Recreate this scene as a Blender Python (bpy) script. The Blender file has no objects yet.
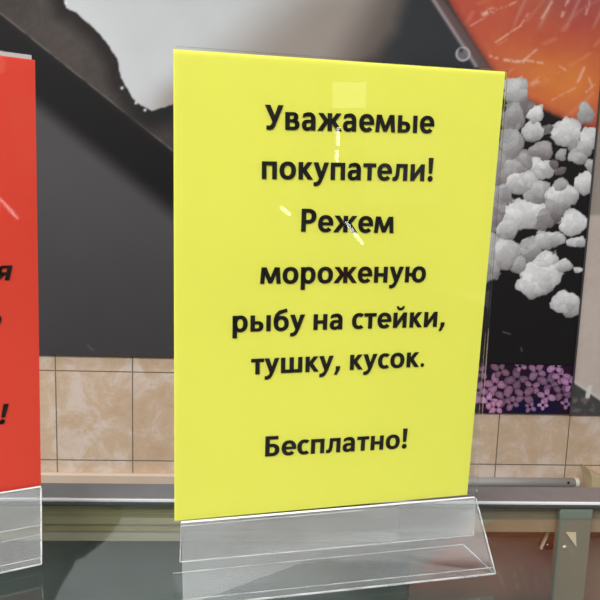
import bpy, math, random
import numpy as np
from mathutils import Vector, Matrix

# ------------------------------------------------------------------ camera, world, light
S = bpy.context.scene
C = S.collection
CAMZ = 1.35                      # eye height; glass counter top is at 1.10
GZ = 1.10
F = 650.0
def cam_rot(p, yw, r):
    f = np.array([math.sin(yw)*math.cos(p), math.cos(yw)*math.cos(p), -math.sin(p)])
    x = np.array([math.cos(yw), -math.sin(yw), 0.0]); dn = np.cross(f, x)
    c, s = math.cos(r), math.sin(r)
    return np.array([[c, -s, 0], [s, c, 0], [0, 0, 1]]) @ np.array([x, dn, f])
RM = cam_rot(math.radians(8.0), math.radians(3.41), math.radians(1.91))
cam = bpy.data.cameras.new('camera'); cam.sensor_width = 36.0; cam.lens = F/600*36; cam.clip_start = .01
co = bpy.data.objects.new('camera', cam); C.objects.link(co); S.camera = co
m = Matrix.Identity(4)
for i in range(3):
    m[i][0] = RM[0][i]; m[i][1] = -RM[1][i]; m[i][2] = -RM[2][i]
m[2][3] = CAMZ
co.matrix_world = m

w = bpy.data.worlds.new('world'); S.world = w; w.use_nodes = True
bg = w.node_tree.nodes['Background']; bg.inputs[0].default_value = (.93, .96, 1, 1); bg.inputs[1].default_value = .6
S.view_settings.view_transform = 'Standard'; S.view_settings.look = 'None'
S.view_settings.exposure = 0.0; S.view_settings.gamma = 1.0; S.view_settings.use_curve_mapping = False

def area(name, loc, rot, sx, sy, power, col=(1, .98, .95)):
    l = bpy.data.lights.new(name, 'AREA'); l.shape = 'RECTANGLE'; l.size = sx; l.size_y = sy
    l.energy = power; l.color = col
    o = bpy.data.objects.new(name, l); C.objects.link(o); o.location = loc; o.rotation_euler = rot
    return o
# ceiling troffers of the shop: over the shopper and over the serving aisle
area('ceiling_light', (-1.35, -1.25, 2.94), (0, 0, 0), 2.3, 1.5, 165)
area('ceiling_light', (1.35, -1.25, 2.94), (0, 0, 0), 2.3, 1.5, 62)
area('ceiling_light', (-1.5, .95, 2.94), (0, 0, 0), 1.2, .3, 26)

# ------------------------------------------------------------------ helpers
def ray(u, v):
    return RM.T @ np.array([(u-300)/F, (v-300)/F, 1.0])
def on_wall(u, v, Y=1.7):
    d = ray(u, v); return Vector(d*Y/d[1] + np.array([0, 0, CAMZ]))
def on_level(u, v, z=GZ):
    d = ray(u, v); return Vector(d*(z-CAMZ)/d[2] + np.array([0, 0, CAMZ]))
def to_px(X, Y, Z):
    P = np.stack([X, Y, Z-CAMZ], -1) @ RM.T
    return 300+F*P[..., 0]/P[..., 2], 300+F*P[..., 1]/P[..., 2]
def lin(c):
    return tuple((x/255/12.92 if x/255 <= .04045 else ((x/255+.055)/1.055)**2.4) for x in c)

class MB:
    def __init__(s): s.v = []; s.f = []
    def poly(s, pts):
        n = len(s.v); s.v += [tuple(p) for p in pts]; s.f.append(tuple(range(n, n+len(pts))))
    def box(s, a, b):
        x0, y0, z0 = a; x1, y1, z1 = b; n = len(s.v)
        s.v += [(x0,y0,z0),(x1,y0,z0),(x1,y1,z0),(x0,y1,z0),(x0,y0,z1),(x1,y0,z1),(x1,y1,z1),(x0,y1,z1)]
        s.f += [tuple(n+i for i in q) for q in ((0,3,2,1),(4,5,6,7),(0,1,5,4),(1,2,6,5),(2,3,7,6),(3,0,4,7))]
    def slab(s, pts, off):
        """closed prism: polygon pts and its copy shifted by off"""
        off = Vector(off); n = len(s.v); k = len(pts)
        s.v += [tuple(p) for p in pts] + [tuple(Vector(p)+off) for p in pts]
        s.f += [tuple(n+i for i in range(k))[::-1], tuple(n+k+i for i in range(k))]
        s.f += [(n+i, n+(i+1) % k, n+k+(i+1) % k, n+k+i) for i in range(k)]
    def cyl(s, a, b, r, seg=24):
        a = Vector(a); b = Vector(b); d = (b-a).normalized()
        q = d.orthogonal().normalized(); t = d.cross(q); n = len(s.v)
        for p in (a, b):
            for i in range(seg):
                g = 2*math.pi*i/seg; s.v.append(tuple(p + q*(r*math.cos(g)) + t*(r*math.sin(g))))
        s.f += [(n+i, n+(i+1) % seg, n+seg+(i+1) % seg, n+seg+i) for i in range(seg)]
        s.f += [tuple(n+i for i in range(seg))[::-1], tuple(n+seg+i for i in range(seg))]
    def dome(s, c, r, h, d=(0, -1, 0), seg=16, rings=4):
        c = Vector(c); d = Vector(d).normalized(); q = d.orthogonal().normalized(); t = d.cross(q); n = len(s.v)
        for j in range(rings):
            ph = j/rings*math.pi/2
            for i in range(seg):
                g = 2*math.pi*i/seg
                s.v.append(tuple(c + (q*math.cos(g)+t*math.sin(g))*r*math.cos(ph) + d*h*math.sin(ph)))
        s.v.append(tuple(c+d*h))
        for j in range(rings-1):
            s.f += [(n+j*seg+i, n+j*seg+(i+1) % seg, n+(j+1)*seg+(i+1) % seg, n+(j+1)*seg+i) for i in range(seg)]
        top = n+rings*seg; k = n+(rings-1)*seg
        s.f += [(k+i, k+(i+1) % seg, top) for i in range(seg)]
        s.f.append(tuple(n+i for i in range(seg))[::-1])
    def build(s, name, mat, parent=None, bevel=0, smooth=False, fix=True):
        me = bpy.data.meshes.new(name); me.from_pydata(s.v, [], s.f); me.materials.append(mat)
        if fix:
            import bmesh
            bm = bmesh.new(); bm.from_mesh(me); bmesh.ops.recalc_face_normals(bm, faces=bm.faces)
            if smooth:
                for f in bm.faces: f.smooth = len(f.verts) <= 4
            bm.to_mesh(me); bm.free()
        o = bpy.data.objects.new(name, me); C.objects.link(o)
        if parent:
            o.parent = parent; o.matrix_parent_inverse = parent.matrix_basis.inverted()
        if bevel:
            b = o.modifiers.new('bevel', 'BEVEL'); b.width = bevel; b.segments = 2; b.limit_method = 'ANGLE'
        return o

def empty(name, loc):
    o = bpy.data.objects.new(name, None); C.objects.link(o); o.location = loc; o.empty_display_size = .05
    return o
def tag(o, label, cat, group=None):
    o['label'] = label; o['category'] = cat
    if group: o['group'] = group
    return o
def struct(o):
    o['kind'] = 'structure'; return o

# ------------------------------------------------------------------ materials
def mat(name, col, rough=.5, metal=0, spec=.5, bump=0, bscale=50, var=0, vscale=10, coat=0):
    M = bpy.data.materials.new(name); M.use_nodes = True; nt = M.node_tree; b = nt.nodes['Principled BSDF']
    c = lin(col) + (1,)
    b.inputs['Base Color'].default_value = c; b.inputs['Roughness'].default_value = rough
    b.inputs['Metallic'].default_value = metal; b.inputs['Specular IOR Level'].default_value = spec
    b.inputs['Coat Weight'].default_value = coat
    tc = nt.nodes.new('ShaderNodeTexCoord')
    if var:
        n = nt.nodes.new('ShaderNodeTexNoise'); n.inputs['Scale'].default_value = vscale; n.inputs['Detail'].default_value = 5
        nt.links.new(tc.outputs['Object'], n.inputs['Vector'])
        r = nt.nodes.new('ShaderNodeMapRange'); r.inputs['From Min'].default_value = .3; r.inputs['From Max'].default_value = .7
        r.inputs['To Min'].default_value = 1-var; r.inputs['To Max'].default_value = 1+var
        nt.links.new(n.outputs['Fac'], r.inputs['Value'])
        v = nt.nodes.new('ShaderNodeVectorMath'); v.operation = 'SCALE'; v.inputs[0].default_value = c[:3]
        nt.links.new(r.outputs[0], v.inputs['Scale']); nt.links.new(v.outputs[0], b.inputs['Base Color'])
    if bump:
        n = nt.nodes.new('ShaderNodeTexNoise'); n.inputs['Scale'].default_value = bscale
        nt.links.new(tc.outputs['Object'], n.inputs['Vector'])
        bu = nt.nodes.new('ShaderNodeBump'); bu.inputs['Strength'].default_value = bump; bu.inputs['Distance'].default_value = .002
        nt.links.new(n.outputs['Fac'], bu.inputs['Height']); nt.links.new(bu.outputs[0], b.inputs['Normal'])
    return M

def clear(name, tint=(1, 1, 1), ior=1.49, rough=.02, haze=0.0, hazecol=(.9, .92, .93), bump=0, bscale=18, gain=1.0):
    """thin clear sheet: see-through, Fresnel gloss, and a little diffuse haze"""
    M = bpy.data.materials.new(name); M.use_nodes = True; nt = M.node_tree; nt.nodes.clear()
    out = nt.nodes.new('ShaderNodeOutputMaterial')
    t = nt.nodes.new('ShaderNodeBsdfTransparent'); t.inputs[0].default_value = tuple(tint)+(1,)
    g = nt.nodes.new('ShaderNodeBsdfGlossy'); g.inputs['Roughness'].default_value = rough; g.inputs[0].default_value = (1, 1, 1, 1)
    d = nt.nodes.new('ShaderNodeBsdfDiffuse'); d.inputs[0].default_value = tuple(hazecol)+(1,)
    fr = nt.nodes.new('ShaderNodeFresnel'); fr.inputs['IOR'].default_value = ior
    mu = nt.nodes.new('ShaderNodeMath'); mu.operation = 'MULTIPLY'; mu.inputs[1].default_value = gain; mu.use_clamp = True
    nt.links.new(fr.outputs[0], mu.inputs[0])
    base = t.outputs[0]
    if haze:
        tc = nt.nodes.new('ShaderNodeTexCoord'); mp = nt.nodes.new('ShaderNodeMapping'); mp.inputs['Scale'].default_value = (1, 1, 2.5)
        n = nt.nodes.new('ShaderNodeTexNoise'); n.inputs['Scale'].default_value = bscale; n.inputs['Detail'].default_value = 1.5
        nt.links.new(tc.outputs['Object'], mp.inputs[0]); nt.links.new(mp.outputs[0], n.inputs['Vector'])
        r = nt.nodes.new('ShaderNodeMapRange'); r.inputs['From Min'].default_value = .3; r.inputs['From Max'].default_value = .75
        r.inputs['To Min'].default_value = haze*.4; r.inputs['To Max'].default_value = haze*1.7
        nt.links.new(n.outputs['Fac'], r.inputs['Value'])
        mx = nt.nodes.new('ShaderNodeMixShader'); nt.links.new(r.outputs[0], mx.inputs[0])
        nt.links.new(t.outputs[0], mx.inputs[1]); nt.links.new(d.outputs[0], mx.inputs[2]); base = mx.outputs[0]
    if bump:
        tc = nt.nodes.new('ShaderNodeTexCoord'); n = nt.nodes.new('ShaderNodeTexNoise'); n.inputs['Scale'].default_value = 9; n.inputs['Detail'].default_value = .5
        mp = nt.nodes.new('ShaderNodeMapping'); mp.inputs['Scale'].default_value = (1, 6, 9); mp.inputs['Rotation'].default_value = (0, 0, math.radians(-9.4))
        nt.links.new(tc.outputs['Object'], mp.inputs[0]); nt.links.new(mp.outputs[0], n.inputs['Vector'])
        bu = nt.nodes.new('ShaderNodeBump'); bu.inputs['Strength'].default_value = bump; bu.inputs['Distance'].default_value = .01
        nt.links.new(n.outputs['Fac'], bu.inputs['Height']); nt.links.new(bu.outputs[0], g.inputs['Normal'])
    m2 = nt.nodes.new('ShaderNodeMixShader'); nt.links.new(mu.outputs[0], m2.inputs[0])
    nt.links.new(base, m2.inputs[1]); nt.links.new(g.outputs[0], m2.inputs[2]); nt.links.new(m2.outputs[0], out.inputs[0])
    return M

def vcol(name, rough=.35, spec=.5):
    M = bpy.data.materials.new(name); M.use_nodes = True; nt = M.node_tree; b = nt.nodes['Principled BSDF']
    a = nt.nodes.new('ShaderNodeAttribute'); a.attribute_name = 'print'
    nt.links.new(a.outputs['Color'], b.inputs['Base Color'])
    b.inputs['Roughness'].default_value = rough; b.inputs['Specular IOR Level'].default_value = spec
    return M

def tile_mat():
    M = bpy.data.materials.new('beige_marbled_tile'); M.use_nodes = True; nt = M.node_tree; b = nt.nodes['Principled BSDF']
    L = nt.links.new; tc = nt.nodes.new('ShaderNodeTexCoord')
    sx = nt.nodes.new('ShaderNodeSeparateXYZ'); L(tc.outputs['Object'], sx.inputs[0])
    cx = nt.nodes.new('ShaderNodeCombineXYZ'); L(sx.outputs['X'], cx.inputs['X']); L(sx.outputs['Z'], cx.inputs['Y'])
    mp = nt.nodes.new('ShaderNodeMapping')
    mp.inputs['Location'].default_value = (.5405+.2015*20, -(CAMZ-.4465)+.2475*20, 0); L(cx.outputs[0], mp.inputs[0])
    br = nt.nodes.new('ShaderNodeTexBrick'); br.offset = 0; br.squash = 1
    br.inputs['Scale'].default_value = 1; br.inputs['Brick Width'].default_value = .2015; br.inputs['Row Height'].default_value = .2475
    br.inputs['Mortar Size'].default_value = .0017; br.inputs['Mortar Smooth'].default_value = .3; br.inputs['Bias'].default_value = 0
    br.inputs['Color1'].default_value = (1, 1, 1, 1); br.inputs['Color2'].default_value = (.93, .93, .93, 1)
    L(mp.outputs[0], br.inputs['Vector'])
    n = nt.nodes.new('ShaderNodeTexNoise'); n.inputs['Scale'].default_value = 13; n.inputs['Detail'].default_value = 8
    n.inputs['Roughness'].default_value = .7; n.inputs['Distortion'].default_value = .5; L(tc.outputs['Object'], n.inputs['Vector'])
    cr = nt.nodes.new('ShaderNodeValToRGB'); L(n.outputs['Fac'], cr.inputs[0])
    e = cr.color_ramp.elements; e[0].position = .36; e[0].color = lin((190, 163, 136))+(1,); e[1].position = .62; e[1].color = lin((210, 194, 182))+(1,)
    q = e.new(.5); q.color = lin((198, 174, 150))+(1,)
    mu = nt.nodes.new('ShaderNodeMix'); mu.data_type = 'RGBA'; mu.blend_type = 'MULTIPLY'; mu.inputs[0].default_value = 1
    L(cr.outputs[0], mu.inputs[6]); L(br.outputs['Color'], mu.inputs[7])
    mg = nt.nodes.new('ShaderNodeMix'); mg.data_type = 'RGBA'; L(br.outputs['Fac'], mg.inputs[0]); L(mu.outputs[2], mg.inputs[6])
    mg.inputs[7].default_value = lin((112, 106, 94))+(1,)
    L(mg.outputs[2], b.inputs['Base Color']); b.inputs['Roughness'].default_value = .38
    bu = nt.nodes.new('ShaderNodeBump'); bu.invert = True; bu.inputs['Strength'].default_value = .6; bu.inputs['Distance'].default_value = .002
    L(br.outputs['Fac'], bu.inputs['Height']); L(bu.outputs[0], b.inputs['Normal'])
    return M

M_tile = tile_mat()
M_floor = mat('grey_floor_tile', (120, 116, 110), .4, var=.15)
M_ceil = mat('white_ceiling_panel', (215, 216, 214), .8)
M_shop = mat('shop_wall_paint', (120, 116, 110), .8)
M_alu = mat('brushed_aluminium', (150, 150, 152), .38, metal=.65, var=.05, vscale=60)
M_alu_l = mat('aluminium_edge_highlight', (238, 240, 242), .25, metal=.3)  # near-white colour stands for the highlight along the rail's front edge
M_seal = mat('black_rubber_seal', (26, 34, 38), .5)
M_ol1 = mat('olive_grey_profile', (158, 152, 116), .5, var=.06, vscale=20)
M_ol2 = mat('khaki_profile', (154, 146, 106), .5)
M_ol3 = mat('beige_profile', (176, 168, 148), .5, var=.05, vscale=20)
M_deck = mat('grey_steel_case_interior', (98, 109, 107), .4, metal=.1, var=.10, vscale=9)
M_black = mat('black_plastic', (22, 22, 22), .45)
M_mar = mat('dark_maroon_board', (66, 56, 56), .6, var=.12, vscale=25)
M_brown = mat('brown_grey_profile', (146, 136, 116), .5, var=.08, vscale=30)
M_post = mat('greenish_grey_post', (112, 122, 114), .45)
M_cream = mat('cream_plastic', (214, 204, 178), .5)
M_screw = mat('bright_screw', (225, 225, 220), .25, metal=.8)
M_yel = mat('glossy_yellow_paper', (242, 243, 100), .5, spec=.3, var=.018, vscale=9, bump=.04, bscale=25)
M_red = mat('red_paper', (220, 66, 48), .5, spec=.3, var=.03, vscale=7, bump=.06, bscale=25)
M_white = mat('white_paper_edge', (225, 225, 225), .7)
M_ink = mat('black_ink', (20, 19, 16), .55, spec=.25)
M_glass = clear('counter_glass', tint=(.95, .97, .955), ior=1.5, rough=.008, gain=.2)
M_edge = mat('green_glass_edge', (40, 62, 60), .2)
M_acr = clear('clear_acrylic', tint=(.985, .99, .99), ior=1.47, rough=.004, gain=.4)
M_acr_h = clear('hazy_acrylic', tint=(.93, .945, .95), ior=1.5, rough=.05, haze=.04, hazecol=(.5, .52, .53), bscale=28, bump=.0, gain=.48)
M_acr_e = clear('acrylic_edge_glint', tint=(.95, .96, .96), ior=1.5, rough=.15, haze=.4, hazecol=(.7, .72, .73), bscale=60)  # white diffuse mix stands for light caught by the acrylic edges
M_foot = clear('clear_acrylic_foot', tint=(.97, .98, .98), ior=1.47, rough=.02, gain=.15)
M_acr_b = clear('acrylic_fold_glint', tint=(.95, .96, .96), ior=1.5, rough=.12, haze=.7, hazecol=(.9, .93, .94), bscale=6, gain=1)
M_print = vcol('printed_mural_vinyl', .5, .12)
M_print2 = vcol('printed_poster', .4, .2)

# ------------------------------------------------------------------ noise for the printed pictures
rng = np.random.RandomState(7)
TAB = rng.rand(256, 256)
def vnoise(x, y):
    xi = np.floor(x).astype(int); yi = np.floor(y).astype(int); fx = x-xi; fy = y-yi
    fx = fx*fx*(3-2*fx); fy = fy*fy*(3-2*fy)
    g = lambda a, b: TAB[a % 256, b % 256]
    return (g(xi, yi)*(1-fx)+g(xi+1, yi)*fx)*(1-fy)+(g(xi, yi+1)*(1-fx)+g(xi+1, yi+1)*fx)*fy
def fbm(x, y, o=4):
    s = 0; a = .5; t = 0
    for i in range(o):
        s = s+a*vnoise(x*2**i+17*i, y*2**i+5*i); t += a; a *= .5
    return s/t
def ss(a, b, x):
    t = np.clip((x-a)/(b-a), 0, 1); return t*t*(3-2*t)
def mixc(base, col, k):
    col = np.array(col, float)
    if col.ndim == 1: col = col.reshape((1,)*(base.ndim-1)+(3,))
    return base*(1-k[..., None])+col*k[..., None]
def sdpoly(u, v, pts):
    """signed distance, negative inside"""
    d = np.full(u.shape, 1e9); inside = np.zeros(u.shape, bool); n = len(pts)
    for i in range(n):
        ax, ay = pts[i]; bx, by = pts[(i+1) % n]; ex, ey = bx-ax, by-ay
        t = np.clip(((u-ax)*ex+(v-ay)*ey)/(ex*ex+ey*ey+1e-9), 0, 1)
        d = np.minimum(d, (u-ax-ex*t)**2+(v-ay-ey*t)**2)
        if ay != by:
            inside ^= ((ay > v) != (by > v)) & (u < (bx-ax)*(v-ay)/(by-ay)+ax)
    d = np.sqrt(d); return np.where(inside, -d, d)
def seg(u, v, ax, ay, bx, by):
    ex, ey = bx-ax, by-ay; t = np.clip(((u-ax)*ex+(v-ay)*ey)/(ex*ex+ey*ey), 0, 1)
    return np.hypot(u-ax-ex*t, v-ay-ey*t)

def cells(u, v, s, jit=.9):
    """worley cells: distance to the border and a random tone per cell"""
    x = u/s; y = v/s; xi = np.floor(x).astype(int); yi = np.floor(y).astype(int)
    d1 = np.full(u.shape, 9.); d2 = np.full(u.shape, 9.); idv = np.zeros(u.shape)
    for a in (-1, 0, 1):
        for b in (-1, 0, 1):
            cx = xi+a; cy = yi+b
            px = cx+.5+jit*(TAB[cx % 256, cy % 256]-.5); py = cy+.5+jit*(TAB[(cx+91) % 256, (cy+37) % 256]-.5)
            d = np.hypot(x-px, y-py); t = TAB[(cx+13) % 256, (cy+201) % 256]
            n = d < d1; d2 = np.where(n, d1, np.minimum(d2, d)); idv = np.where(n, t, idv); d1 = np.where(n, d, d1)
    return d2-d1, idv

SALT = [(515,90,15,15,.8),(535,115,9,9,.9),(533,132,11,10,.85),(566,132,17,15,1),(586,113,9,12,.7),(591,141,11,11,.9),(512,145,11,21,.62),
 (541,151,12,8,.55),(562,155,6,6,.6),(523,160,13,11,.6),(578,158,8,7,.7),(541,168,13,12,.9),(520,182,17,12,.85),(500,193,12,14,.65),(563,195,17,12,.9),
 (586,182,11,12,.95),(524,213,23,16,1),(507,226,14,11,.85),(541,218,12,14,.55),(573,223,14,13,1),(556,206,14,9,.6),(549,239,18,9,.78),(577,243,12,6,.8),
 (502,251,17,17,.82),(529,249,12,12,.68),(518,264,8,9,.7),(540,275,21,19,1),(532,286,16,11,.95),(545,262,12,13,.9),(563,266,10,7,.85),(577,272,5,4,.8),
 (568,303,15,12,.85),(498,215,9,16,.5),(495,170,16,22,.6),(480,200,22,40,.7),(512,118,12,16,.6),(480,110,20,30,.7),(526,108,9,9,.35),(574,146,7,6,.6),
 (560,186,9,8,.6),(536,192,14,12,.7),(555,215,7,6,.35),(591,165,8,6,.7),(515,165,12,12,.7),(547,128,6,6,.3),(552,163,6,5,.35),(583,150,9,9,.7),(560,170,6,5,.3),(484,255,18,30,.75)]

def mural_color(u, v):
    n1 = fbm(u/45, v/45); n2 = fbm(u/9+50, v/9, 3); n3 = fbm(u/3.5, v/3.5+9, 3)
    col = np.zeros(u.shape+(3,))
    # grey table top, fading to black under the slate board on the right of the picture
    g = 1-ss(150, 420, v)*.2
    col[:] = np.array((74, 72, 75.)); col *= (g*(1+.05*(n1-.5)))[..., None]
    col = mixc(col, (23, 22, 22), ss(225, 330, u+.25*v-60))
    # slate board: thick dark flank below its upper edge, blurred contact shade further down (printed)
    e = v-(13+u*.797)
    right_fade = np.zeros(u.shape)
    flank = ss(74+.02*u, 46, e)
    col = mixc(col, (21, 20, 21), flank)
    col = mixc(col, (34, 32, 33), flank*ss(10, 0, e)*.5)
    top = ss(.8, -.8, e)*ss(420, 390, u)*ss(430, 400, u-.55*np.minimum(v, 0)-.4*v)
    sl = np.stack([66+26*(n1-.5)+10*(n3-.5), 60+25*(n1-.5)+10*(n3-.5), 58+24*(n1-.5)+10*(n3-.5)], -1)
    col = mixc(col, sl, top)
    col = mixc(col, (112, 106, 104), np.exp(-(e/1.1)**2)*ss(.1, .6, n2+.1)*.75*ss(330, 250, u))
    # cool dark stretch between white fish and salmon
    col = mixc(col, (52, 55, 59), ss(372, 402, u+.1*v)*ss(130, 40, v))
    # white fish fillet
    P = [(63,-2),(66,8),(76,12),(90,25),(101,35),(110,48),(117,58),(120,74),(125,86),(133,98),(141,106),(152,111),(172,105),(215,90),(325,82),(375,56),(396,30),(404,2),
         (420,-60),(470,-150),(440,-260),(300,-330),(150,-300),(60,-230),(20,-150),(30,-70),(52,-20)]
    sd = sdpoly(u, v, P)+1.0*(n3-.5)+1.8*(n2-.5)
    leftside = ss(190, 100, u)
    col = mixc(col, (28, 25, 25), ss(22, 2, sd)*leftside*.9)
    col = mixc(col, (30, 30, 31), ss(32, 4, sd)*ss(105, 150, u)*ss(260, 200, u)*ss(85, 110, v))
    soft = 1.2+10*ss(330, 385, u)
    f = ss(soft, -soft, sd)
    tone = 192+12*(n1-.5)-26*ss(-45, 0, sd)*ss(120, 200, u)
    fc = np.stack([tone+2, tone+5, tone+9], -1)
    fc = mixc(fc, (150, 138, 126), ss(-30, 2, sd)*ss(150, 175, u)*.75)
    fc = mixc(fc, (150, 140, 133), ss(235, 345, u+1.1*v)*ss(-40, 10, v)*.9)
    fc = mixc(fc, (92, 84, 80), ss(345, 405, u+.5*v)*.85)
    sk = fbm(u/60+9, v/14, 3)
    fc = mixc(fc, (158, 160, 166), ss(.5, .8, sk)*ss(10, -60, v)*.6)
    col = mixc(col, fc, f)
    for (a, b) in ((136, 103), (145, 110), (66, 3), (122, 88)):
        col = mixc(col, (225, 225, 225), np.exp(-((u-a)**2+(v-b)**2)/2.4))
    # salmon
    edge = (u-432)*.823-(v)*.568           # distance right of the tray rim
    P2 = [(444,-6),(468,34),(490,68),(503,84),(520,98),(548,112),(572,124),(596,130),(640,120),(760,60),(900,-60),(800,-260),(600,-300),(420,-240),(390,-120),(412,-40)]
    sd2 = sdpoly(u, v, P2)+2*(n3-.5)
    k2 = ss(3.0, -3.0, sd2)
    glow = np.exp(-(((u-555)/70)**2+((v-78)/42)**2))
    sc = np.stack([190+32*glow+26*(n1-.5), 84+48*glow+34*(n1-.5)+8*(n2-.5), 70-4*glow+10*(n2-.5)], -1)
    fat = np.abs(((u*.62+v*.78+16*fbm(u/40, v/40, 2))/33) % 1-.5)*33
    bands = np.exp(-(fat/2.0)**2)*ss(.38, .6, fbm(u/12, v/7, 3))
    sc = mixc(sc, (226, 168, 138), bands*.3)
    sc = mixc(sc, (160, 96, 90), ss(40, -8, v)*ss(500, 560, u)*.55)
    st = np.exp(-(((u-.45*(80-v)-530) % 27-13)/2.0)**2)*ss(34, 20, v)*ss(505, 520, u)
    sc = mixc(sc, (205, 150, 140), st*.5)
    for (ax, ay, bx, by, wd, al) in ((484,14,492,10,2.6,.9),(492,12,516,2,1.2,.6),(470,26,484,18,1,.5),(496,42,520,26,1.1,.7),(520,26,528,14,1.2,.5),(505,60,522,62,1.6,.9),(522,62,536,50,1.3,.7),
            (490,56,497,58,1.4,.8),(524,60,548,64,1.2,.7),(532,84,541,79,2.6,.55),(552,100,575,88,1,.5),(560,66,566,70,1.2,.7),(578,82,584,68,1.5,.7),(586,92,595,84,1.2,.5),(588,76,592,86,1,.6),(542,18,552,2,1.5,.6),(562,16,569,-2,1.6,.7),(586,14,590,0,1.3,.6)):
        sc = mixc(sc, (236, 190, 172), np.exp(-(seg(u, v, ax, ay, bx, by)/wd)**2)*al*ss(.25, .5, n3))
    sc = mixc(sc, (120, 52, 40), ss(14, -2, -sd2)*.0+ss(-9, 0, sd2)*.45)
    col = mixc(col, sc, k2)
    sc_dark = ss(-4, -22, v)
    col = mixc(col, (84, 76, 72), k2*sc_dark*.92)
    col = mixc(col, (112, 88, 88), ss(-1, 1.5, edge)*ss(13, 7, edge)*ss(84, 76, v)*ss(-30, -10, v)*(1-k2*.7)*.85)
    # rim of the tray the salmon lies in, with a droplet
    rd = seg(u, v, 430, -6, 482, 72)
    col = mixc(col, (96, 84, 86), ss(9, 3, np.abs(edge-6))*ss(78, 66, v)*ss(-10, 0, v+20)*ss(-260, -240, v)*.7*ss(440, 430, u-.69*v))
    col = mixc(col, (168, 158, 162), np.exp(-(seg(u, v, 431, -4, 476, 66)/2.0)**2)*.85)
    dd = np.hypot(u-463, v-54)
    col = mixc(col, (128, 122, 126), ss(8, 6.5, dd)*.8)
    col = mixc(col, (205, 202, 205), np.exp(-((dd-6.5)/1.1)**2)*.75)
    col = mixc(col, (40, 40, 44), np.exp(-((u-461)**2+(v-50)**2)/5)*.8)
    # coarse salt crystals
    du = u+7*(fbm(u/13+3, v/13, 3)-.5)*1.6; dv = v+7*(fbm(u/13, v/13+31, 3)-.5)*1.6
    best = np.full(u.shape, 9.); tn = np.zeros(u.shape)
    facet, idv = cells(u, v, 6.5)
    for i, (a, b, rx, ry, t) in enumerate(SALT):
        d = np.hypot((du-a)/rx, (dv-b)/ry)
        s_ = d-.25*t; n = s_ < best; tt = t*(1.03-.38*np.clip(((v-b)/ry+(u-a)/rx*.3), -.4, 1.2))
        tn = np.where(n, tt, tn); best = np.where(n, s_, best)
        if i == 0: cover = d
        else: cover = np.minimum(cover, d)
    k = ss(1.05, .97, cover+.10*(n3-.5)+.12*(idv-.45))
    val = 66+150*np.clip(tn, 0, 1.05)+(idv-.5)*22-12*ss(.12, 0, facet)-14*ss(.75, 1.0, cover)+14*(n3-.5)
    warm = ss(.75, .4, tn)
    scol = np.stack([val+5*warm, val+1-2*warm, val+3-3*warm], -1)
    col = mixc(col, scol, k)
    # few scratches near the bottom
    for (ax, ay, bx, by) in ((503,332,510,334),(521,348,522,351),(88,345,91,349),(91,349,94,350)):
        col = mixc(col, (92, 90, 86), np.exp(-(seg(u, v, ax, ay, bx, by)/.9)**2)*.8)
    return np.clip(col, 4, 250)

def panel2_color(u, v):
    n1 = fbm(u/40, v/40); n3 = fbm(u/5, v/5, 3)
    col = np.zeros(u.shape+(3,)); col[:] = (150, 141, 134)
    col = mixc(col, (188, 176, 168), ss(213, 217, v))
    col *= (1+.08*(n1-.5)+.05*(n3-.5))[..., None]
    e = v-(383+(u-574)*.66)
    col = mixc(col, (70, 70, 72), ss(-1, 1, e))
    col = mixc(col, (206, 204, 200), ss(3, 1.5, np.abs(u-589+.2*(v-390)))*ss(384, 387, v)*ss(400, 397, v))
    col = mixc(col, (206, 204, 200), ss(2.5, 1, np.abs(e+1.5))*.5)
    fl = ss(.48, .6, fbm(u/5+3, v/5, 3))*ss(597, 590, u)*ss(394+(u-574)*.5-4, 394+(u-574)*.5+2, v)
    col = mixc(col, (122, 104, 106), fl*.8)
    k = ss(135, 125, v-(u-600)*.3)
    col = mixc(col, (196, 110, 70), k)
    return np.clip(col, 4, 250)

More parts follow.
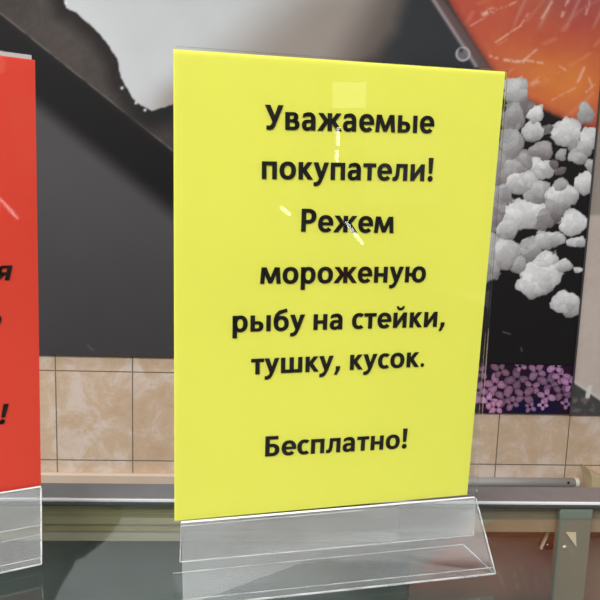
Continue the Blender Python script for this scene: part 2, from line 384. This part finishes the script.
def lilac_color(u, v):
    r = np.random.RandomState(3)
    n1 = fbm(u/6, v/6, 3); n3 = fbm(u/2.5, v/2.5, 3)
    col = np.zeros(u.shape+(3,)); col[:] = (44, 26, 48)
    col = mixc(col, (92, 40, 66), ss(.5, .65, n1)*ss(500, 480, u))
    col = mixc(col, (26, 26, 66), ss(396, 402, v+.06*(540-u))*ss(512, 518, u)*ss(560, 540, u*.9+50))
    col = mixc(col, (70, 120, 50), ss(8, 4, np.hypot(u-473, (v-377)))) 
    fl = [(495,384,12,.2),(517,379,12,.0),(505,397,11,.5),(489,401,10,.1),(537,371,10,.6),(549,383,11,.3),(532,387,9,.9),(561,376,10,.1),(562,392,10,.5),(546,396,9,.2),(524,395,10,.7),
          (478,390,11,.4),(480,372,9,.8),(500,370,9,.5),(556,366,9,.9),(512,403,8,.3),(496,407,8,.8),(570,384,10,.4),(466,398,12,.2),(460,380,12,.6),(450,395,12,.1),(440,378,12,.9),(530,407,6,.5),(566,404,6,.2),(520,366,7,.5),(543,405,5,.1)]
    for (a, b, s, rot) in fl:
        tone = r.uniform(.7, 1.2)
        pinkish = r.uniform(0, 1)
        for q in range(4):
            g = rot+q*math.pi/2+r.uniform(-.2, .2); L_ = s*r.uniform(.85, 1.2)
            cx = a+math.cos(g)*L_*.52; cy = b+math.sin(g)*L_*.52*.85
            x = (u-cx)*math.cos(g)+(v-cy)*math.sin(g); y = -(u-cx)*math.sin(g)+(v-cy)*math.cos(g)
            d = np.hypot(x/(L_*.52), y/(L_*.32*(1+.25*np.clip(x/L_, -1, 1))))
            c = np.stack([(156+20*pinkish)*tone+30*(1-d), (112+10*pinkish)*tone+34*(1-d), (166-8*pinkish)*tone+22*(1-d)], -1)
            col = mixc(col, (34, 18, 40), ss(1.35, 1.0, d)*.5)
            col = mixc(col, c+26*(n3[..., None]-.5), ss(1.08, .9, d))
        col = mixc(col, (40, 24, 50), ss(1.9, 1.0, np.hypot(u-a, v-b)))
    return np.clip(col, 4, 250)

def printed(name, xs, zs, Y, thick, fn, matl, gain=1.0):
    """flat printed sheet: front face is a fine grid that carries the picture"""
    nx, nz = len(xs), len(zs); X, Z = np.meshgrid(xs, zs)
    u, v = to_px(X, np.full(X.shape, Y), Z)
    col = fn(u, v)/255.0; col = np.where(col <= .04045, col/12.92, ((col+.055)/1.055)**2.4)*gain
    co_ = np.stack([X, np.full(X.shape, Y), Z], -1).reshape(-1, 3)
    back = np.array([(xs[0], Y+thick, zs[0]), (xs[-1], Y+thick, zs[0]), (xs[-1], Y+thick, zs[-1]), (xs[0], Y+thick, zs[-1])])
    i = np.arange(nx-1)[None, :]+nx*np.arange(nz-1)[:, None]; i = i.ravel()
    quads = np.stack([i, i+1, i+nx+1, i+nx], -1)
    nf = len(quads); n0 = nx*nz; c = [0, nx-1, nx*nz-1, nx*(nz-1)]
    me = bpy.data.meshes.new(name)
    faces = quads.tolist()+[[n0+3, n0+2, n0+1, n0], [c[0], n0, n0+1, c[1]], [c[1], n0+1, n0+2, c[2]], [c[2], n0+2, n0+3, c[3]], [c[3], n0+3, n0, c[0]]]
    me.from_pydata(np.vstack([co_, back]).tolist(), [], faces)
    a = me.color_attributes.new('print', 'FLOAT_COLOR', 'POINT')
    buf = np.ones((n0+4, 4), np.float32); buf[:n0, :3] = col.reshape(-1, 3); buf[n0:, :3] = .03
    a.data.foreach_set('color', buf.ravel()); me.materials.append(matl)
    o = bpy.data.objects.new(name, me); C.objects.link(o); return o

# ------------------------------------------------------------------ room shell
b = MB(); b.box((-3.5, 1.712, 0), (3.5, 1.83, 3.0)); struct(b.build('wall_back', M_tile))
b = MB(); b.box((-3.5, -4.2, -.1), (3.5, 1.83, 0)); struct(b.build('floor', M_floor))
b = MB(); b.box((-6, -4.32, 0), (6, -4.2, 3.0)); struct(b.build('wall_front', M_shop))
b = MB(); b.box((-3.5, -4.2, 3.0), (3.5, 1.83, 3.1)); struct(b.build('ceiling', M_ceil))

# ------------------------------------------------------------------ murals on the back wall
XE = -.5362+7*.2                  # joint of the two printed panels
zb = CAMZ-.4006
xs = np.concatenate([np.linspace(-1.6, -.80, 30)[:-1], np.arange(-.80, XE-.002, .0026)])
xs[-1] = XE-.001
zs = np.concatenate([np.arange(zb, CAMZ+.58, .0026), np.linspace(CAMZ+.585, 2.6, 90)])
mu = printed('wall_mural', xs, zs, 1.70, .008, mural_color, M_print)
tag(mu, 'large dark printed mural of white fish, salmon and coarse salt on the back wall', 'mural')
xs = np.arange(XE+.001, XE+.9, .004); zs2 = np.concatenate([np.arange(CAMZ-.5416, CAMZ+.58, .0035), np.linspace(CAMZ+.59, 2.6, 60)])
mu2 = printed('wall_panel', xs, zs2, 1.70, .008, panel2_color, M_print)
tag(mu2, 'pale beige and grey printed panel at the right edge, beside the dark mural', 'panel')
zt = zb-.001
xs = np.arange(.30, XE-.001, .0014); zs3 = np.arange(CAMZ-.5416, zt, .0014)
li = printed('lilac_poster', xs, zs3, 1.702, .006, lilac_color, M_print2, gain=.7)
tag(li, 'low purple lilac blossom poster strip on tiles under the dark mural', 'poster')
# dark joint strip between panels
b = MB(); b.box((XE-.0032, 1.6965, CAMZ-.5416), (XE+.0012, 1.6995, 2.6)); tag(b.build('joint_strip', mat('dark_joint_strip', (58, 58, 58), .5)),
    'thin dark vertical joint strip between dark mural and pale panel', 'strip')

# ------------------------------------------------------------------ things on the wall behind the counter
def sl(u, v): d = ray(u, v); return d[2]/d[1]
Yl = 1.695
zt_, zb_ = CAMZ+Yl*sl(110, 474.5), CAMZ+Yl*sl(110, 492)
b = MB(); b.box((-1.6, Yl, zb_), (-.05, 1.711, zt_))
tag(b.build('wall_ledge', mat('beige_ledge', (194, 176, 158), .4, var=.04), bevel=.004), 'beige ledge running along the tiled wall at left, behind the aluminium rail', 'ledge')
e = empty('metal_bar', on_wall(500, 483, 1.699))
p1 = on_wall(574, 482.5, 1.699); p0 = Vector((.02, p1.y, p1.z))
b = MB(); b.cyl(p0, p1, .0125, 28); b.build('tube', mat('satin_grey_tube', (178, 176, 176), .35, metal=.3), e, smooth=True)
b = MB(); b.cyl(p1, p1+Vector((.012, 0, 0)), .0135, 28); b.build('end_cap', mat('pale_plastic_cap', (205, 200, 190), .5), e, bevel=.002)
b = MB(); b.dome(p1+Vector((-.022, -.0115, .004)), .004, .002); b.build('screw', M_black, e)
tag(e, 'grey horizontal metal bar before the tiles at right, above the rail', 'bar')
q = [on_wall(589.5, 469.5, 1.66), on_wall(594, 474, 1.66), on_wall(606, 480, 1.66), on_wall(640, 488, 1.66), on_wall(640, 505, 1.66), on_wall(592.5, 505, 1.66), on_wall(592, 480, 1.66)]
b = MB(); b.slab(q, (0, .0515, 0)); tag(b.build('cream_box', mat('cream_box_plastic', (186, 170, 136), .5), bevel=.003), 'small cream plastic box corner at far right behind the rail', 'box')

# ------------------------------------------------------------------ glass display case
case = empty('display_case', (0, .35, 0))
GX0, GX1, GY0, GY1 = -1.1, 1.3, .16, .521
b = MB(); b.box((GX0, GY0, GZ-.006), (GX1, GY1, GZ)); b.build('glass_top', M_glass, case)
b = MB(); b.box((GX0, GY1+.0003, GZ-.0012), (GX1, GY1+.0066, GZ-.0004)); b.build('seal', M_seal, case)
b = MB(); b.box((GX0, GY1+.0068, GZ-.0012), (GX1, GY1+.0090, GZ+.0015)); b.build('rail_lip', M_alu_l, case, bevel=.0005)
b = MB(); b.box((GX0, GY1+.0092, GZ-.0012), (GX1, GY1+.040, GZ+.0014)); b.build('rail', M_alu, case, bevel=.001)
Yb = .53
def zat(v, u=55, Y=Yb): return CAMZ+Y*sl(u, v)
XS = .125                         # left and right halves of the back frame meet behind the sign holder
z0 = GZ-.0014
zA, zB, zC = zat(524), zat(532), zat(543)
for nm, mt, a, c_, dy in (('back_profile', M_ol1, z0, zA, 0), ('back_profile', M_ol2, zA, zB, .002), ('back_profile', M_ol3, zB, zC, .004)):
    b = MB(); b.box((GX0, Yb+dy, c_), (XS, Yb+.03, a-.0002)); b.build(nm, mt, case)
zD, zE = zat(532, 540), zat(550, 540)
b = MB(); b.box((XS+.0004, Yb, zD), (GX1, Yb+.03, z0)); b.build('back_profile', M_brown, case)
b = MB(); b.box((XS+.0004, Yb+.022, zE), (GX1, Yb+.03, zD-.0003)); b.build('recess_board', M_mar, case)
def xat(u, v, Y): d = ray(u, v); return d[0]/d[1]*Y
b = MB(); b.slab([Vector((xat(u, v, Yb+.01), Yb+.01, zat(v, u, Yb+.01))) for u, v in ((550, 532.5), (556.5, 532.5), (556, 549.5), (543, 549.5))], (0, .011, 0)); b.build('latch_block', M_black, case)
b = MB(); b.slab([Vector((xat(u, v, Yb+.009), Yb+.009, zat(v, u, Yb+.009))) for u, v in ((548.2, 532.5), (549.8, 532.5), (542.2, 549.5), (540.8, 549.5))], (0, .003, 0)); b.build('latch_wire', M_cream, case)
b = MB(); b.slab([Vector((xat(u, v, Yb-.0088), Yb-.0088, zat(v, u, Yb-.0088))) for u, v in ((566, 532.5), (576, 532.5), (576.5, 547))], (0, .0007, 0)); b.build('corner_gusset', M_cream, case)
px0, px1 = xat(556.5, 540, Yb-.006), xat(589, 540, Yb-.006)
b = MB(); b.box((px0, Yb-.008, GZ-.30), (px1, Yb-.0005, z0)); b.build('support_post', M_post, case, bevel=.001)
for (u, v, r_, mt) in ((547.5, 544.5, .0011, M_screw), (564.5, 547.5, .0022, M_screw)):
    Y_ = Yb+.0095 if u < 550 else Yb-.0082
    b = MB(); b.dome((xat(u, v, Y_), Y_, zat(v, u, Y_)), r_, .0012); b.build('screw', mt, case, smooth=True)
# inside: back wall, deck, ends, front
b = MB(); b.box((GX0, Yb+.032, GZ-.40), (GX1, Yb+.040, GZ-.03)); b.build('interior_back', M_deck, case)
b = MB(); b.box((XS+.02, Yb+.0305, GZ-.40), (GX1, Yb+.0318, zE-.0005)); b.build('interior_board', mat('warm_grey_interior_board', (128, 118, 112), .5, var=.05), case)
b = MB(); b.box((GX0, GY0+.01, GZ-.42), (GX1, Yb+.04, GZ-.401)); b.build('deck', M_deck, case)
for xx in (GX0-.02, GX1):
    b = MB(); b.box((xx, GY0, 0), (xx+.02, GY1+.03, GZ-.006)); b.build('end_panel', M_alu, case)
b = MB(); b.box((GX0, GY0, 0), (GX1, GY0+.008, GZ-.25)); b.build('front_panel', M_alu, case)
tag(case, 'glass-topped display case with an aluminium back rail', 'display case')

# ------------------------------------------------------------------ lettering (bold humanist Cyrillic, unit = x-height)
def arc(cx, cy, rx, ry, a0, a1, tx, ty, n=30):
    ps = []; pi_ = []
    ex = 2/2.25
    for i in range(n+1):
        g = math.radians(a0+(a1-a0)*i/n); c = math.cos(g); s = math.sin(g)
        c = math.copysign(abs(c)**ex, c); s = math.copysign(abs(s)**ex, s)
        ps.append((cx+rx*c, cy+ry*s)); pi_.append((cx+(rx-tx)*c, cy+(ry-ty)*s))
    return [[ps[i], ps[i+1], pi_[i+1], pi_[i]] for i in range(n)]
def R(x0, y0, x1, y1): return [[(x0, y0), (x1, y0), (x1, y1), (x0, y1)]]
def Q(*p): return [list(p)]
def dot(cx, cy, r): return [[(cx+r*math.cos(i*math.pi/10), cy+r*math.sin(i*math.pi/10)) for i in range(20)]]
def path(pts, ws):
    out = []; L_ = []; R_ = []
    for i, (x, y) in enumerate(pts):
        a = pts[max(0, i-1)]; c = pts[min(len(pts)-1, i+1)]
        dx, dy = c[0]-a[0], c[1]-a[1]; l = math.hypot(dx, dy); w_ = ws[i]/2
        L_.append((x-dy/l*w_, y+dx/l*w_)); R_.append((x+dy/l*w_, y-dx/l*w_))
    return [[L_[i], L_[i+1], R_[i+1], R_[i]] for i in range(len(pts)-1)]
def mirror(ps, c): return [[(2*c-x, y) for x, y in p] for p in ps]
def shift(ps, d): return [[(x+d, y) for x, y in p] for p in ps]
s_ = .27
ST = lambda x, y0=0, y1=1, w_=s_: R(x, y0, x+w_, y1)
karm = Q((.36, .62), (.67, 1), (.98, 1), (.60, .53), (.36, .44))+Q((.36, .62), (.60, .56), (1.03, 0), (.71, 0), (.36, .46))
i_body = ST(.12)+ST(.80)+Q((.36, .0), (.36, .38), (.83, 1), (.83, .62))
G = {
 'а': (1.07, ST(.66, 0, .66)+arc(.53, .60, .40, .42, 0, 128, .27, .21)+Q((.16, .93), (.12, .72), (.22, .74), (.36, .80), (.33, 1.0))+arc(.42, .29, .345, .31, 75, 285, .27, .18)+R(.42, .43, .68, .60)+Q((.42, -.02), (.42, .17), (.56, .19), (.68, .30), (.70, .12), (.56, .0))),
 'б': (1.15, arc(.58, .46, .49, .48, 0, 360, .27, .21)+path([(.215, .45), (.22, .72), (.30, 1.0), (.46, 1.17), (.70, 1.24), (.95, 1.31)], [.27, .27, .26, .23, .21, .21])),
 'в': (1.10, ST(.12)+arc(.60, .74, .33, .26, -90, 90, .25, .17)+R(.38, .83, .60, 1)+R(.38, .44, .62, .60)+arc(.62, .30, .39, .30, -90, 90, .27, .18)+R(.38, 0, .62, .18)),
 'е': (1.08, arc(.56, .5, .49, .52, 0, 318, .27, .21)+R(.24, .41, 1.045, .58)),
 'ж': (1.58, ST(.655)+shift(karm, .545)+mirror(shift(karm, .545), .79)),
 'и': (1.19, i_body),
 'й': (1.19, i_body+arc(.595, 1.42, .27, .26, 180, 360, .13, .15)),
 'к': (1.05, ST(.12)+karm),
 'л': (1.13, ST(.75)+R(.30, .79, 1.0, 1)+Q((.27, 1), (.50, 1), (.49, .55), (.45, .45), (.25, .45))+Q((.25, .46), (.49, .46), (.42, .14), (.30, .0), (.14, -.03), (.03, -.01), (.03, .19), (.13, .2), (.20, .26))),
 'м': (1.46, Q((.07, 0), (.32, 0), (.41, 1), (.15, 1))+Q((.15, 1), (.46, 1), (.73, .36), (.73, .03), (.61, .03), (.35, .62))+mirror(Q((.07, 0), (.32, 0), (.41, 1), (.15, 1))+Q((.15, 1), (.46, 1), (.73, .36), (.73, .03), (.61, .03), (.35, .62)), .73)),
 'н': (1.16, ST(.12)+ST(.77)+R(.38, .40, .78, .60)),
 'о': (1.15, arc(.575, .5, .51, .52, 0, 360, .28, .21)),
 'п': (1.16, ST(.12)+ST(.77)+R(.38, .79, .78, 1)),
 'р': (1.16, ST(.12, -.40, 1)+arc(.60, .5, .48, .52, 0, 360, .28, .21)),
 'с': (.90, arc(.56, .5, .49, .52, 52, 308, .28, .21)),
 'т': (.90, ST(.315)+R(.03, .79, .87, 1)),
 'у': (1.02, Q((.02, 1), (.32, 1), (.64, .12), (.42, -.02))+Q((1.0, 1), (.71, 1), (.42, .12), (.64, .06))+Q((.42, .13), (.64, .07), (.54, -.14), (.42, -.30), (.25, -.38), (.05, -.38), (.05, -.17), (.20, -.16), (.32, -.08))),
 'ш': (1.68, ST(.12)+ST(.705)+ST(1.29)+R(.38, 0, 1.3, .21)),
 'ы': (1.56, ST(.12)+arc(.58, .32, .37, .32, -90, 90, .26, .18)+R(.38, .46, .58, .64)+R(.38, 0, .58, .18)+ST(1.16)),
 'ю': (1.66, ST(.12)+R(.38, .40, .68, .60)+arc(1.09, .5, .50, .52, 0, 360, .28, .21)),
 'я': (1.09, ST(.70)+arc(.47, .68, .36, .32, 90, 270, .26, .17)+R(.47, .83, .72, 1)+R(.47, .36, .72, .53)+Q((.03, 0), (.34, 0), (.66, .42), (.40, .42))),
 'У': (1.16, Q((.02, 1.37), (.34, 1.37), (.72, .55), (.50, .40))+Q((1.15, 1.37), (.84, 1.37), (.50, .50), (.72, .40))+Q((.51, .52), (.72, .40), (.62, .16), (.50, .03), (.34, -.02), (.11, .0), (.11, .22), (.28, .20), (.39, .26))),
 'Р': (1.15, ST(.13, 0, 1.37, .28)+arc(.57, .93, .50, .44, -90, 90, .29, .21)+R(.40, 1.16, .57, 1.37)+R(.40, .49, .57, .70)),
 'Б': (1.18, ST(.13, 0, 1.37, .28)+R(.40, 1.15, .98, 1.37)+arc(.58, .42, .50, .42, -90, 90, .29, .21)+R(.40, .63, .58, .84)+R(.40, 0, .58, .21)),
 '!': (.62, Q((.14, 1.40), (.46, 1.40), (.41, .46), (.19, .46))+dot(.30, .14, .17)),
 '.': (.5, dot(.25, .11, .12)),
 ',': (.58, Q((.18, .28), (.46, .28), (.44, .06), (.24, -.28), (.06, -.28), (.17, .02))),
 ' ': (.47, []),
}
def fat(polys, d=.012):
    from mathutils.geometry import tessellate_polygon
    out = []
    for p in polys:
        tris = [[p[i] for i in t] for t in tessellate_polygon([[Vector((x, y, 0)) for x, y in p]])] if len(p) > 4 else [p]
        for t in tris:
            q = [(x+d*math.cos(k*math.pi/4), y+d*math.sin(k*math.pi/4)) for x, y in t for k in range(8)]
            q = sorted(set(q)); h = []
            for seq in (q, q[::-1]):
                n0 = len(h)
                for c in seq:
                    while len(h)-n0 >= 2 and (h[-1][0]-h[-2][0])*(c[1]-h[-2][1])-(h[-1][1]-h[-2][1])*(c[0]-h[-2][0]) <= 1e-9: h.pop()
                    h.append(c)
                h.pop()
            out.append(h)
    return out
G = {k: (v[0], fat(v[1])) for k, v in G.items()}
def layout(s):
    x = 0; out = []
    for ch in s:
        adv, ps = G[ch]; out.append(shift(ps, x)); x += adv
    xs_ = [p[0] for g in out for poly in g for p in poly]
    return out, min(xs_), max(xs_)

def sheet_frame(pos, yaw, tilt, roll):
    a, t, c = yaw, tilt, roll
    X = np.array([[1, 0, 0], [0, math.cos(t), -math.sin(t)], [0, math.sin(t), math.cos(t)]])
    Z = np.array([[math.cos(a), -math.sin(a), 0], [math.sin(a), math.cos(a), 0], [0, 0, 1]])
    Rm = Z@X
    return np.array(pos), Rm[:, 0], -Rm[:, 1], Rm[:, 2]      # origin, along, towards viewer, up
def hit(fr, u, v, off=0):
    """point of the sheet plane (moved off metres towards the viewer) seen at u, v"""
    o, ax, nz, up = fr; d = ray(u, v); oo = o+np.array([0, 0, CAMZ])+nz*off; c = np.array([0, 0, CAMZ])
    t = (nz@(oo-c))/(nz@d); return Vector(c+d*t)

def text_line(fr, s, l, r, xh, parent, italic=0, off=.00045):
    a = hit(fr, l[0], l[1], off); b_ = hit(fr, r[0], r[1], off); ex = (b_-a); W = ex.length; ex.normalize()
    nz = Vector(fr[2]); ey = nz.cross(ex).normalized()
    if ey.z < 0: ey = -ey
    gl, x0, x1 = layout(s); k = W/(x1-x0)
    mb = MB()
    for g in gl:
        for p in g:
            mb.poly([a+ex*((x-x0)*k+y*xh*italic)+ey*(y*xh) for x, y in p])
    pass
    return mb.build('text_line', M_ink, parent, fix=False)

# ------------------------------------------------------------------ yellow notice
FR = sheet_frame((-.0544, .39326, .0886), math.radians(9.45), math.radians(3.39), 0)
nY = Vector(FR[2])
def quad(fr, pts, off=0): return [hit(fr, u, v, off) for u, v in pts]
pts = quad(FR, [(174.5, 520.8), (467.2, 494.8), (505.3, 71.8), (173.4, 49.2)])
notice = empty('yellow_notice', (pts[0]+pts[1])/2)
def grid_sheet(name, c, off_vec, matl, parent, n=24, wave=.0, ph=0):
    mb = MB(); c = [Vector(p) for p in c]
    V = []
    for j in range(n+1):
        for i in range(n+1):
            s, t = i/n, j/n
            p = (c[0]*(1-s)+c[1]*s)*(1-t)+(c[3]*(1-s)+c[2]*s)*t
            V.append(p+Vector(off_vec).normalized()*(wave*math.sin(3.1*s+ph)*math.sin(math.pi*t)))
    k = len(V); mb.v = [tuple(p) for p in V]+[tuple(p-Vector(off_vec)) for p in V]
    for j in range(n):
        for i in range(n):
            q_ = j*(n+1)+i; mb.f.append((q_, q_+1, q_+n+2, q_+n+1)); mb.f.append((k+q_+n+1, k+q_+n+2, k+q_+1, k+q_))
    for i in range(n):
        for (a_, b_) in ((i, i+1), (n*(n+1)+i+1, n*(n+1)+i), ((i+1)*(n+1), i*(n+1)), (i*(n+1)+n, (i+1)*(n+1)+n)):
            mb.f.append((b_, a_, k+a_, k+b_))
    return mb.build(name, matl, parent)
grid_sheet('paper', pts, nY*.0002, M_yel, notice)
LINES = [('Уважаемые', (265, 129.3), (434, 133.2)), ('покупатели!', (261.8, 178.8), (432.6, 181)), ('Режем', (301, 231.5), (393.5, 233)),
         ('мороженую', (260, 283.8), (425.5, 282)), ('рыбу на стейки,', (232.5, 332), (444.5, 326.5)), ('тушку, кусок.', (251, 374.5), (424, 366.5)), ('Бесплатно!', (265, 456.5), (406.5, 448))]
for s, l, r in LINES: text_line(FR, s, l, r, .0104, notice)
tag(notice, 'yellow paper notice with black Cyrillic text standing in the clear holder', 'notice')

# ------------------------------------------------------------------ acrylic holders
def acrylic(name, fr, mf, top, front_top, mid, rim_l, rim_r, lip_l, lip_r, back_l, back_r, fr_l, fr_r, label):
    """top: TL, TR of the rear sheet; rim/lip/back/front: pixel ends of the folds"""
    n = Vector(fr[2])
    bl, br_ = on_level(*back_l, GZ+.0004), on_level(*back_r, GZ+.0004); fl, frr = on_level(*fr_l, GZ+.0004), on_level(*fr_r, GZ+.0004)
    root = empty(name, (bl+br_+fl+frr)/4)
    up = Vector((0, 0, 1))
    # rear and front sheet of the pocket
    mb = MB(); mb.slab([hit(fr, *lip_l, -.0022), hit(fr, *lip_r, -.0022), hit(fr, *top[1], -.0022), hit(fr, *top[0], -.0022)], n*.0015); mb.build('back_sheet', M_acr, root)
    mb = MB(); mb.slab([hit(fr, *mid[0], .0010), hit(fr, *mid[1], .0010), hit(fr, *front_top[1], .0010), hit(fr, *front_top[0], .0010)], n*.0008); mb.build('front_sheet', mf, root)
    # lower clip strip that grips the pocket
    a, b_, c_, d_ = hit(fr, *lip_l, .0022), hit(fr, *lip_r, .0022), hit(fr, *rim_r, .0022), hit(fr, *rim_l, .0022)
    mb = MB(); mb.slab([a, b_, c_, d_], n*.0012); mb.build('clip_strip', M_acr_h, root)
    # whitish bars that stand for glints along the folds
    def bar(p, q_, r_, nm='edge', m_=M_acr_e, par=None):
        mb = MB(); mb.cyl(p, q_, r_, 8); mb.build(nm, m_, root)
    dn = Vector(fr[3])
    bar(d_+n*.0012+dn*.0006, c_+n*.0012+dn*.0004, .0007, 'edge', M_acr_b); bar(d_-dn*.0022+n*.001, (d_*.4+c_*.6)-dn*.0022+n*.001, .0004, 'edge')
    bar(a+n*.0012, b_+n*.0012, .0004); bar(b_+n*.0012, c_+n*.0012, .0004); bar(a+n*.0012, d_+n*.0012, .0004)
    # foot: sloping front plate, bottom plate
    sr = c_+n*.0026; sl_ = d_+n*.0026
    nn = ((sr-sl_).cross(fl-sl_)).normalized()
    if nn.y > 0: nn = -nn
    mb = MB(); mb.slab([fl+up*.0016, frr+up*.0016, sr, sl_], nn*.0014); mb.build('foot_front', M_acr_h, root)
    mb = MB(); mb.slab([fl, frr, br_, bl], up*.0014); mb.build('foot_bottom', M_foot, root)
    bar(fl+up*.0012+nn*.0014, frr+up*.0012+nn*.0014, .0007); bar(sr+nn*.0014, frr+up*.0012+nn*.0014, .0006)
    bar(bl+up*.0012, br_+up*.0012, .0004); bar(br_+up*.0012, frr+up*.0012, .0005)
    bar(fl+up*.004+nn*.0016-(fl-bl)*.08, frr+up*.004+nn*.0016-(frr-br_)*.08, .0004)
    tag(root, label, 'sign holder')
    return root
acrylic('sign_holder', FR, M_acr, [(175.5, 46.5), (507.0, 70.3)], [(172.9, 49.0), (506.6, 71.6)], [(174, 521.5), (472, 496.3)], (181, 522.5), (473.5, 497), (180, 561), (473, 534.5), (173, 575), (463, 546), (183, 609), (494.5, 575.5),
        'clear acrylic stand holding the yellow notice on the glass counter')

# red notice and its holder
rx = (41, 484); h_ = .25
# depth of the red sheet from its height of 0.297 m
best = None
for yaw in np.radians(np.arange(0, 26, .5)):
    for y0 in np.arange(.34, .50, .002):
        for tl in (3.86,):
            dT = ray(35, 60); T = dT*(y0/dT[1])
            fr = sheet_frame(tuple(T), yaw, math.radians(tl), 0)
            up = fr[3]; B = T-up*.297; L0 = T-fr[1]*.08; LB = B-fr[1]*.08
            P = []
            for X in (B, L0, LB):
                c = RM@X; P.append((300+F*c[0]/c[2], 300+F*c[1]/c[2]))
            s1 = (60-P[1][1])/(35-P[1][0]); s2 = (P[0][1]-P[2][1])/(P[0][0]-P[2][0])
            er = (P[0][1]-485.5)**2+(P[0][0]-41)**2+((s1-.115)*35)**2+((s2+.14)*35)**2
            if best is None or er < best[0]: best = (er, yaw, y0, fr, P, s1, s2)

FR2 = best[3]; n2 = Vector(FR2[2]); a2 = Vector(FR2[1])
TR = hit(FR2, 35, 60); BR = hit(FR2, 41, 485.5); TL = TR-a2*.21; BL = BR-a2*.21
red = empty('red_notice', (BL+BR)/2)
grid_sheet('paper', [BL, BR, TR, TL], n2*.0002, M_red, red)
def line_end(s, right, xh, k, ital, al=None):
    """right-aligned text on the red sheet ending at pixel right"""
    gl, x0, x1 = layout(s); r_ = hit(FR2, *right, .00045); ey = Vector(FR2[3]); mb = MB()
    for g in gl:
        for p in g: mb.poly([r_+a2*((x-x1)*k+y*xh*ital)+ey*(y*xh) for x, y in p])
    mb.build('text_line', M_ink, red, fix=False)
line_end('я', (9.3, 280), .0098, .0098, .22); line_end('о', (-.4, 328), .0098, .0098, .22); line_end('!', (4.6, 423.5), .0102, .0102, .22)
bq = [hit(FR2, 41, 484, -.0004)-a2*.21, hit(FR2, 41, 484, -.0004)]; bt = hit(FR2, 31.5, 55.2, -.0004); bl_ = bt-a2*.205
mb = MB(); mb.slab([bq[0], bq[1]-a2*.004, bt, bl_], n2*.00015)
tag(mb.build('backing_paper', mat('shaded_backing_paper', (176, 172, 172), .7)), 'white paper greyed with its shade, showing just above the red notice, behind it in the holder', 'paper')  # white sheet with its shade put into the grey colour
tag(red, 'red paper notice with black italic text cut off by the left edge', 'notice')
def pxo(p):
    c = RM@(np.array(p)-np.array([0, 0, CAMZ])); return (300+F*c[0]/c[2], 300+F*c[1]/c[2])
rimR = (40.5, 486.5); lipR = (40.6, 524)
rimL = pxo(hit(FR2, *rimR)-a2*.2); lipL = pxo(hit(FR2, *lipR)-a2*.2)
bR = (40.8, 536); fR = (41.3, 566)
bR3 = on_level(*bR); fR3 = on_level(*fR); dirb = Vector((a2.x, a2.y, 0)).normalized()
bL = pxo(bR3-dirb*.2); fL = pxo(fR3-dirb*.2)
tR = (32, 54.5); tL = pxo(hit(FR2, *tR)-a2*.2)
acrylic('sign_holder', FR2, M_foot, [tL, tR], [pxo(hit(FR2, 35.6, 59.6)-a2*.21), (35.6, 59.6)], [pxo(hit(FR2, 41.3, 487)-a2*.21), (41.3, 487)], rimL, rimR, lipL, lipR, bL, bR, fL, fR,
        'clear acrylic stand holding the red notice at the left edge of the counter')

# ------------------------------------------------------------------ unseen things added across the shop for their reflections in the clear sheet
def mirrored(u, v, Y=-4.19):
    d = ray(u, v); d = d/np.linalg.norm(d); n = np.array(FR[2]); o = np.array(hit(FR, u, v, .0018)); q = d-2*(d@n)*n
    t = (Y-o[1])/q[1]; return Vector(o+q*t)
def glow(name, col, e):
    M = bpy.data.materials.new(name); M.use_nodes = True; b = M.node_tree.nodes['Principled BSDF']
    b.inputs['Base Color'].default_value = (.8, .8, .8, 1); b.inputs['Emission Color'].default_value = col+(1,); b.inputs['Emission Strength'].default_value = e
    return M
M_tube = glow('reflection_tube_glow', (1, 1, .98), 16); M_pan = glow('reflection_panel_glow', (1, .97, .85), 2.2); M_or = mat('orange_red_board', (200, 70, 40), .5)
for (u0, v0, u1, v1, r_, lb) in ((338.5, 127, 338, 146, .013, 'upper upright lit tube added for its reflection, on the shop wall opposite'), (337.6, 150, 337, 162, .013, 'lower upright lit tube added for its reflection, on the shop wall opposite'),
        (346, 222, 363, 244, .014, 'long slanting lit tube added for its reflection, on the shop wall opposite'), (281, 207, 290, 215, .014, 'short slanting lit tube added for its reflection, on the shop wall opposite')):
    a_, b_ = mirrored(u0, v0, -4.1), mirrored(u1, v1, -4.1)  # unseen tubes, set where they mirror as streaks over the yellow notice
    t = empty('reflection_lamp', (a_+b_)/2)
    mb = MB(); mb.cyl(a_, b_, r_, 12); mb.build('tube', M_tube, t)
    mb = MB(); mb.slab([a_+Vector((-.03, -.017, 0)), b_+Vector((-.03, -.017, 0)), b_+Vector((.03, -.017, 0)), a_+Vector((.03, -.017, 0))], (0, -.082, 0)); mb.build('backplate', M_alu, t)
    tag(t, lb, 'added lamp', 'lamps added across the shop')
def board(nm, pts, matl, label, cat, Y=-4.15):
    mb = MB(); mb.slab([mirrored(u, v, Y) for u, v in pts], (0, -Y-4.2 if False else -.048, 0)); tag(mb.build(nm, matl), label, cat)
board('reflection_panel', [(335, 82), (366, 82), (366, 108), (335, 108)], M_pan, 'small lit cream panel added for its reflection, high on the shop wall opposite', 'lit panel')  # unseen lit panel added for a pale rectangular reflection
board('orange_reflection_board', [(338, 268), (372, 262), (392, 345), (352, 352)], M_or, 'orange red board added for its reflection, on the shop wall opposite', 'board')  # unseen board added for a reddish reflection
board('pale_reflection_panel', [(368, 128), (440, 130), (440, 205), (368, 205)], mat('pale_board', (205, 205, 200), .6), 'pale panel added for its reflection, on the shop wall opposite', 'panel')  # unseen panel added for a faint pale reflection
